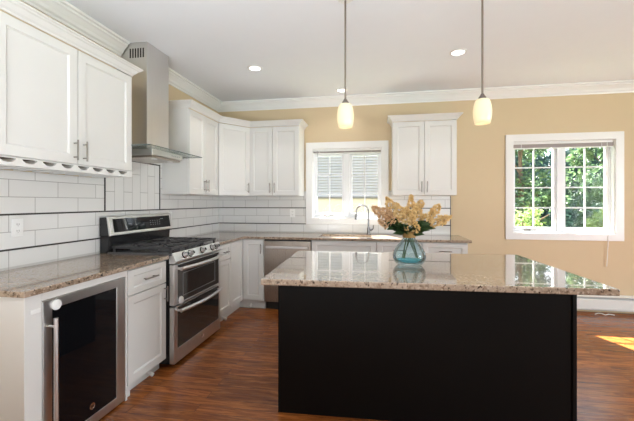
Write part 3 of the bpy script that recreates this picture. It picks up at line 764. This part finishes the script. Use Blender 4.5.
# backguard
MB().extrude_yz([(-0.016, 0.907), (-0.074, 0.907), (-0.074, 0.927), (-0.092, 0.940), (-0.100, 1.058), (-0.016, 1.058)], -0.012, w+0.022).build('backguard_base', M_black, t, 0.003)
MB().extrude_yz([(-0.016, 1.0585), (-0.108, 1.0585), (-0.084, 1.218), (-0.016, 1.214)], -0.018, w+0.026).build('backguard_housing', M_black, t, 0.002)
hd = MB().extrude_yz([(-0.1085, 1.0585), (-0.124, 1.060), (-0.126, 1.068), (-0.102, 1.218), (-0.094, 1.226), (-0.075, 1.226), (-0.072, 1.2195), (-0.0845, 1.2185)], -0.022, w+0.030).build('backguard_head', M_steel, t, 0.002)
# display lies on the sloped face
p0 = Vector((0, -0.126, 1.068)); p1 = Vector((0, -0.102, 1.218)); dd = (p1-p0); nn = Vector((0, -dd.z, dd.y)).normalized()
def on_face(u0, u1, v0, v1, th, off=0.0005):
    m = MB(); vs = []
    for o_off in (off, off+th):
        for (u, v) in ((u0, v0), (u1, v0), (u1, v1), (u0, v1)):
            q = p0+dd*v+nn*o_off; vs.append(m.bm.verts.new((u, q.y, q.z)))
    for f in ((0, 3, 2, 1), (4, 5, 6, 7), (0, 1, 5, 4), (1, 2, 6, 5), (2, 3, 7, 6), (3, 0, 4, 7)): m.bm.faces.new([vs[i] for i in f])
    return m
dp = on_face(0.022, w-0.006, 0.13, 0.90, 0.003).build('display_panel', M_glassblack, t, 0.001)
for (u, v, a, b) in [(0.20, 0.52, 0.035, 0.05)]+[(0.50+0.035*i, 0.36+0.13*j, 0.012, 0.03) for i in range(5) for j in range(3)]+[(0.66, 0.70, 0.05, 0.03)]:
    on_face(u, u+a, v, v+b, 0.0006, 0.0037).build('display_mark', M_grey, dp)
# burners and grates
for bx, by, r in ((0.15, -0.50, 0.05), (0.15, -0.22, 0.038), (w/2, -0.36, 0.055), (w-0.15, -0.50, 0.045), (w-0.15, -0.22, 0.038)):
    MB().lathe([(0, 0), (r, 0), (r, 0.008), (r*0.75, 0.010), (r*0.75, 0.018), (0, 0.019)], (bx, by, 0.9265), 20).build('burner', M_iron, t)
gw = (w-0.05)/3
for k in range(3):
    x0 = 0.020+k*(gw+0.005); x1 = x0+gw; y0, y1 = -0.645, -0.105; g = MB(); zt0, zt1 = 0.958, 0.974; r_ = 0.006
    for y in (y0, y1): g.box(x0, x1, y-r_, y+r_, zt0-0.004, zt1)
    for x in (x0+r_, x1-r_): g.box(x-r_, x+r_, y0, y1, zt0-0.004, zt1)
    xm = (x0+x1)/2
    for yc in ((-0.50, -0.22) if k != 1 else (-0.36,)):
        for a in range(8):
            A = a*PI/4; rr0, rr1 = 0.028, 0.125
            q0 = (xm+rr0*math.cos(A), yc+rr0*math.sin(A)); q1 = (xm+rr1*math.cos(A), yc+rr1*math.sin(A))
            q1 = (min(max(q1[0], x0), x1), q1[1])
            g.tube([(q0[0], q0[1], 0.969), (q1[0], q1[1], 0.967)], 0.0075, 6)
    g.box(x0, x1, -0.366, -0.354, zt0, zt1) if k != 1 else g.box(x0, x1, -0.57, -0.558, zt0, zt1)
    for x in (x0+0.012, x1-0.012):
        for y in (y0+0.01, y1-0.01): g.box(x-0.007, x+0.007, y-0.007, y+0.007, 0.9262, zt0)
    g.build('grate', M_iron, t)

# ---------------------------------------------------------------- island
IA = math.radians(2.55); ILOC = (1.664, -2.940, 0)
IW, ID = 1.822, 1.150
it = MB().box(0, IW, 0, ID, 0.880, 0.9145).build('island_countertop', M_granite_i, None, 0.006, loc=ILOC, rot=(0, 0, IA), seg=3)
tag(it, 'large polished pale speckled granite slab topping the dark island', 'countertop')
t = thing('kitchen_island', 'large near-black wooden kitchen island base under the pale granite slab', 'kitchen island', ILOC, IA)
MB().box(0.040, IW-0.062, 0.292, ID-0.05, 0.0, 0.8795).build('body', M_island, t, 0.002)
MB().box(IW-0.060, IW-0.036, 0.284, ID-0.05, 0.0, 0.8795).build('end_panel', M_island, t, 0.003)
MB().box(0.030, 0.0395, 0.288, ID-0.05, 0.0, 0.8795).build('end_panel', M_island, t, 0.002)
MB().box(0.042, IW-0.063, 0.2895, 0.2918, 0.0, 0.8795).build('front_panel', M_island, t, 0.0005)

# ---------------------------------------------------------------- vase with flowers
VX, VY, VZ = 2.520, -2.345, 0.9150
t = thing('glass_vase', 'pale blue glass vase with a gold rope neck on the island', 'vase', (VX, VY, VZ))
prof_o = [(0.0, 0.0), (0.072, 0.0), (0.084, 0.006), (0.098, 0.022), (0.110, 0.045), (0.112, 0.066), (0.104, 0.092), (0.090, 0.117), (0.072, 0.142), (0.054, 0.166), (0.041, 0.184), (0.035, 0.196), (0.035, 0.225)]
prof_i = [(0.032, 0.225), (0.032, 0.197), (0.039, 0.182), (0.051, 0.164), (0.069, 0.140), (0.087, 0.115), (0.101, 0.091), (0.109, 0.066), (0.107, 0.046), (0.095, 0.028), (0.080, 0.020), (0.0, 0.018)]
MB().lathe(prof_o+prof_i, (0, 0, 0), 48).build('vase_body', M_vase, t, smooth=True)
tag(MB().lathe([(0, 0.0185), (0.079, 0.0205), (0.092, 0.029), (0.094, 0.036), (0.080, 0.038), (0, 0.039)], (0, 0, 0), 40).build('vase_bottom', M_vaseb, t, smooth=True), 'thick turquoise glass bottom')
rp = MB()
for k in range(6):
    z = 0.192+k*0.0075
    pts = [(0.040*math.cos(a*2*PI/24), 0.040*math.sin(a*2*PI/24), z) for a in range(25)]
    rp.tube(pts, 0.0046, 8, cap=False)
rp.build('rope_collar', M_rope, t, smooth=True)
# each flower: (right, toward back, tip z) relative to the vase mouth, plume length, width
FL = [
    (-0.245, 0.00, 0.170, 0.15, 0.050, M_petal2, 'leftmost dusky peach flower plume in the vase, lowest on the left'),
    (-0.180, -0.03, 0.160, 0.13, 0.055, M_petal2, 'second flower plume from the left, in front of the leftmost one'),
    (-0.150, 0.02, 0.235, 0.16, 0.052, M_petal, 'tall peach flower plume leaning left, third from the left'),
    (-0.080, -0.03, 0.190, 0.13, 0.055, M_petal, 'peach flower plume left of centre, in front of the tallest'),
    (0.015, 0.01, 0.250, 0.16, 0.052, M_petal, 'tallest peach flower plume, standing upright at the middle'),
    (0.015, -0.10, 0.115, 0.12, 0.058, M_petal, 'short pale flower plume at the front centre, above the vase neck'),
    (0.085, 0.03, 0.215, 0.14, 0.048, M_petal, 'peach flower plume right behind the tallest, slightly right'),
    (0.200, 0.00, 0.185, 0.16, 0.045, M_petal, 'slender pale flower plume leaning right, second from the right'),
    (0.268, -0.02, 0.108, 0.16, 0.042, M_petal, 'rightmost flower plume in the vase, leaning low to the right'),
]
MZ = 0.225
for i, (rx, ry, rz, pl, pw, pm, lab) in enumerate(FL):
    ft = thing('flower_stem', lab, 'flower', (VX, VY, VZ+MZ), 0, 'peach flower plumes in the blue vase')
    tip = Vector((rx, ry, rz)); dirv = (tip-Vector((0, 0, -0.02))).normalized()
    dirv = (dirv+Vector((0, 0, 0.15 if rz > 0.15 else -0.05))).normalized()
    bs = tip-dirv*pl
    fa = 0.022*(1 if i % 2 else -1)
    an = math.atan2(ry-0.03, rx+0.001)
    foot = Vector(((0.062 if i % 2 else -0.062)*(0.75+0.25*math.sin(i*3.0)), 0.03*math.sin(i*2.1), -0.178))
    neck = Vector((0.016*math.cos(an+0.2*i), 0.016*math.sin(an+0.2*i), -0.02))
    smooth_by_angle(MB().tube([foot, neck, neck.lerp(bs, 0.5)+Vector((0, 0, 0.01)), bs, bs+dirv*pl*0.6], [0.0028, 0.0028, 0.0024, 0.002, 0.001], 6).build('stem', M_stem, ft))
    bl = MB(); rnd = random.Random(i*11+3); nb = 170; pw *= 1.3
    a1 = dirv.orthogonal().normalized(); a2 = dirv.cross(a1)
    for k in range(nb):
        s_ = rnd.random()**0.85; rad = pw*(1-s_)**0.65*(0.45+0.55*rnd.random())*(0.75+0.35*math.sin(9*s_+i)); th = rnd.random()*2*PI
        c = bs+dirv*pl*s_+(a1*math.cos(th)+a2*math.sin(th))*rad
        out = (c-(bs+dirv*pl*s_)).normalized()*0.8+dirv*0.6
        for q in range(4):
            dq = (out+Vector((rnd.uniform(-1, 1), rnd.uniform(-1, 1), rnd.uniform(-1, 1)))*0.8).normalized()
            bl.leaf(c, dq, 0.0175*(1.15-0.4*s_), 0.0125)
    bl.build('bloom', pm, ft, recalc=False)
    lf = MB()
    for q in range(9):
        a = an+rnd.uniform(-1.3, 1.3); el = rnd.uniform(-0.05, 0.6)
        dq = Vector((math.cos(a)*math.cos(el), math.sin(a)*math.cos(el)*0.8, math.sin(el)))
        st_ = neck.lerp(bs, rnd.uniform(0.15, 0.65))+Vector((0, -0.012, 0.0)); L_ = rnd.uniform(0.08, 0.12)
        lf.leaf(st_, dq, L_, L_*0.55, Vector((rnd.uniform(-.5, .5), rnd.uniform(-1, -.2), 0.6)))
    lf.build('leaf', M_leaf, ft, recalc=False)

# ---------------------------------------------------------------- pendants and downlights
def pendant(x, y, zt_, label):
    t = thing('pendant_light', label, 'pendant light', (x, y, H), 0, 'pendant lights over the island')
    L_ = H-zt_
    MB().lathe([(0, -0.001), (0.058, -0.001), (0.058, -0.007), (0.048, -0.014), (0.012, -0.018), (0, -0.018)], (0, 0, 0), 32).build('canopy', M_plastic, t)
    smooth_by_angle(MB().tube([(0, 0, -0.016), (0, 0, -L_+0.03)], 0.0068, 12).build('rod', M_bronze, t))
    MB().lathe([(0, 0.035), (0.010, 0.035), (0.014, 0.026), (0.024, 0.012), (0.026, 0.0), (0, 0.0)], (0, 0, -L_), 24).build('socket_cap', M_nickel, t)
    prof = [(0.026, 0.0), (0.040, -0.003), (0.049, -0.018), (0.056, -0.045), (0.060, -0.080), (0.059, -0.112), (0.055, -0.140), (0.049, -0.167), (0.046, -0.167), (0.052, -0.139), (0.056, -0.111), (0.057, -0.080), (0.053, -0.047), (0.046, -0.021), (0.038, -0.007), (0.026, -0.004), (0.026, 0.0)]
    sh = MB().lathe(prof, (0, 0, -L_), 36).build('lamp_shade', M_shade, t, smooth=True)
    MB().lathe([(0, -0.03), (0.014, -0.04), (0.026, -0.075), (0.028, -0.095), (0.018, -0.118), (0, -0.124)], (0, 0, -L_), 20).build('bulb', M_lampbulb, t, smooth=True)
    return t
pendant(2.082, -2.335, 2.040, 'left pendant light with lit cream barrel shade, above the island left of the vase')
pendant(3.005, -2.290, 2.040, 'right pendant light with lit cream barrel shade, nearer the right window')
for (x, y, lab) in ((1.005, -1.218, 'round recessed ceiling light above the corner, leftmost in the ceiling'), (3.069, -1.263, 'round recessed ceiling light right of the middle, near the right pendant'), (1.853, -0.324, 'round recessed ceiling light beside the crown moulding above the sink window')):
    t = thing('recessed_light', lab, 'ceiling light', (x, y, H), 0, 'recessed ceiling lights')
    MB().lathe([(0.058, -0.0005), (0.080, -0.0005), (0.080, -0.004), (0.060, -0.009), (0.058, -0.0005)], (0, 0, 0), 36).build('trim_ring', M_plastic, t)
    MB().lathe([(0, -0.001), (0.057, -0.001), (0.057, -0.004), (0, -0.0045)], (0, 0, 0), 32).build('lens', M_bulb, t)
    light('downlight_lamp', 'SPOT', (x, y, H-0.02), 3 if y > -1 else 8, (1.0, 0.95, 0.88), (x, y, 0)).data.spot_size = math.radians(110)

# ---------------------------------------------------------------- baseboard heater on the back wall
t = thing('baseboard_heater', 'long white baseboard heater on the back wall under the right window', 'heater', (3.88, 0, 0))
HW = 3.6
MB().extrude_yz([(-0.001, 0.020), (-0.012, 0.020), (-0.012, 0.200), (-0.055, 0.188), (-0.060, 0.192), (-0.060, 0.199), (-0.014, 0.215), (-0.001, 0.215)], 0, HW).build('back_panel', M_heater, t)
MB().extrude_yz([(-0.066, 0.045), (-0.062, 0.045), (-0.062, 0.160), (-0.054, 0.166), (-0.054, 0.170), (-0.066, 0.163)], 0, HW).build('front_panel', M_heater, t)
fn = MB()
for k in range(70): fn.box(0.05+k*0.05, 0.052+k*0.05, -0.050, -0.015, 0.06, 0.13)
fn.tube([(0.01, -0.033, 0.095), (HW-0.01, -0.033, 0.095)], 0.010, 10); fn.build('fins', M_dark, t)
MB().box(-0.004, 0.0, -0.068, 0-0.001, 0.02, 0.217).build('end_cap', M_heater, t)
cbp = [(4.87, -0.12, 0.006), (4.91, -0.10, 0.012), (4.93, -0.13, 0.02), (4.97, -0.14, 0.006), (5.02, -0.11, 0.010), (5.07, -0.13, 0.006)]
tag(smooth_by_angle(MB().tube(cbp, 0.005, 8).build('cord_end', M_plastic)), 'short white cord end lying on the floor before the heater', 'cord')

# ================================================================ OUTSIDE
struct(MB().box(-40, 45, -40, 45, -0.60, -0.45).build('ground', M_lawn))
# neighbouring house
t = thing('neighbour_house', 'grey clapboard house seen through the sink window', 'house', (-7.5, 7.5, -0.45))
hw = MB(); lap = 0.098; z = 2.0; Lx = 12.0
poly = [(0.30, 2.0)]
k = 0
while z < 5.4:
    poly += [(-0.060, z), (-0.004, z+lap-0.012), (-0.004, z+lap)]; z += lap
poly += [(0.30, z)]
hw.extrude_yz(poly, 0, Lx).build('siding', M_siding, t)
MB().box(0.05, Lx-0.05, 0.0, 0.3, 0.0, 1.93).build('lower_wall', M_sidinglow, t)
MB().box(-0.02, Lx+0.02, -0.05, 0.28, 1.93, 1.999).build('band_board', M_roof, t)
MB().box(0.0, Lx, 0.31, 7.0, 0.0, z-0.02).build('house_body', M_siding, t)
MB().extrude_yz([(-0.5, z+0.001), (7.5, z+0.001), (3.5, z+1.5)], -0.3, Lx+0.3).build('roof', M_roof, t)
MB().box(7.55, 7.67, -0.05, 0.0, 1.999, z-0.02).build('corner_board', M_trim, t)
# trees and shrubs
def tree(name, label, x, y, h, r, m, nleaf, seed, cat='tree', low=0.0, leafs=0.16):
    rnd = random.Random(seed)
    t = thing(name, label, cat, (x, y, -0.45), 0, 'trees and shrubs outside the right window')
    tk = MB(); tk.tube([(0, 0, 0), (0.05*r, 0.02, h*0.4), (0.0, 0.05, h*0.85)], [0.09*r**0.5, 0.07*r**0.5, 0.02], 10)
    for q in range(6):
        a = q*PI/3+rnd.random(); zz = h*(0.3+0.09*q)
        tk.tube([(0.03*r, 0.02, zz), (r*0.35*math.cos(a), r*0.35*math.sin(a), zz+h*0.12), (r*0.7*math.cos(a), r*0.7*math.sin(a), zz+h*0.2)], [0.035, 0.022, 0.008], 6)
    tk.build('trunk', M_bark, t)
    f = MB(); cl = []
    for q in range(26):
        a = rnd.random()*2*PI; s = rnd.random()**0.5; zz = low+(h-low)*(0.06+0.9*rnd.random()); rr = r*s*(1-0.55*abs((zz-low)/(h-low)-0.42))
        cl.append((Vector((rr*math.cos(a), rr*math.sin(a), zz)), r*rnd.uniform(0.26, 0.42)))
    for q in range(nleaf):
        c, cr0 = cl[rnd.randrange(len(cl))]
        v = Vector((rnd.gauss(0, 1), rnd.gauss(0, 1), rnd.gauss(0, 0.8))).normalized()*cr0*(0.6+0.4*rnd.random())
        p = c+v; p.z = max(0.03, p.z)
        f.leaf(p, Vector((rnd.uniform(-1, 1), rnd.uniform(-1, 1), rnd.uniform(-0.9, 0.4))), leafs*rnd.uniform(0.6, 1.2), leafs*0.55)
    f.build('foliage', m, t, recalc=False)
    return t
tree('leafy_tree', 'broad leafy tree filling the left pane of the right window', 5.85, 4.8, 4.4, 1.0, M_tree, 5200, 1, leafs=0.13)
tree('leafy_tree', 'dark leafy tree behind the right pane of the right window', 8.10, 4.9, 4.7, 1.0, M_tree, 5200, 2, leafs=0.13)
tree('conifer_tree', 'dark blue-green tree far back at the left of the right window', 6.3, 9.4, 6.0, 1.8, M_tree3, 6000, 4, leafs=0.2)
tree('conifer_tree', 'dark blue-green tree far back at the right of the right window', 10.9, 9.4, 6.2, 1.9, M_tree3, 6000, 8, leafs=0.2)
tree('conifer_tree', 'dark blue-green tree farthest back, between the two leafy trees', 9.6, 14.5, 7.6, 2.4, M_tree3, 6500, 3, leafs=0.24)
tree('flowering_shrub', 'bright green shrub low in the right pane of the right window', 6.75, 2.7, 1.75, 0.60, M_tree2, 2400, 5, 'shrub', leafs=0.09)
tree('flowering_shrub', 'bright green shrub low in the left pane of the right window', 5.15, 2.6, 1.65, 0.55, M_tree2, 2400, 6, 'shrub', leafs=0.09)
hd_ = thing('garden_hedge', 'tall dense hedge along the garden far behind the trees', 'hedge', (4.8, 18.6, -0.45))
hb = MB(); rnd = random.Random(77)
for q in range(9000):
    hb.leaf((rnd.uniform(0, 16), rnd.uniform(0, 0.5)+0.15*math.sin(q), max(0.05, rnd.uniform(0, 4.6)+0.5*math.sin(0.7*q))), (rnd.uniform(-1, 1), rnd.uniform(-1, 0.3), rnd.uniform(-1, 0.4)), 0.40, 0.26)
hb.build('foliage', M_tree3, hd_, recalc=False)
hs_ = MB()
for q in range(16): hs_.tube([(0.5+q, 0.3, 0), (0.5+q, 0.32, 3.6)], 0.05, 6)
hs_.build('stems', M_bark, hd_)['kind'] = 'stuff'
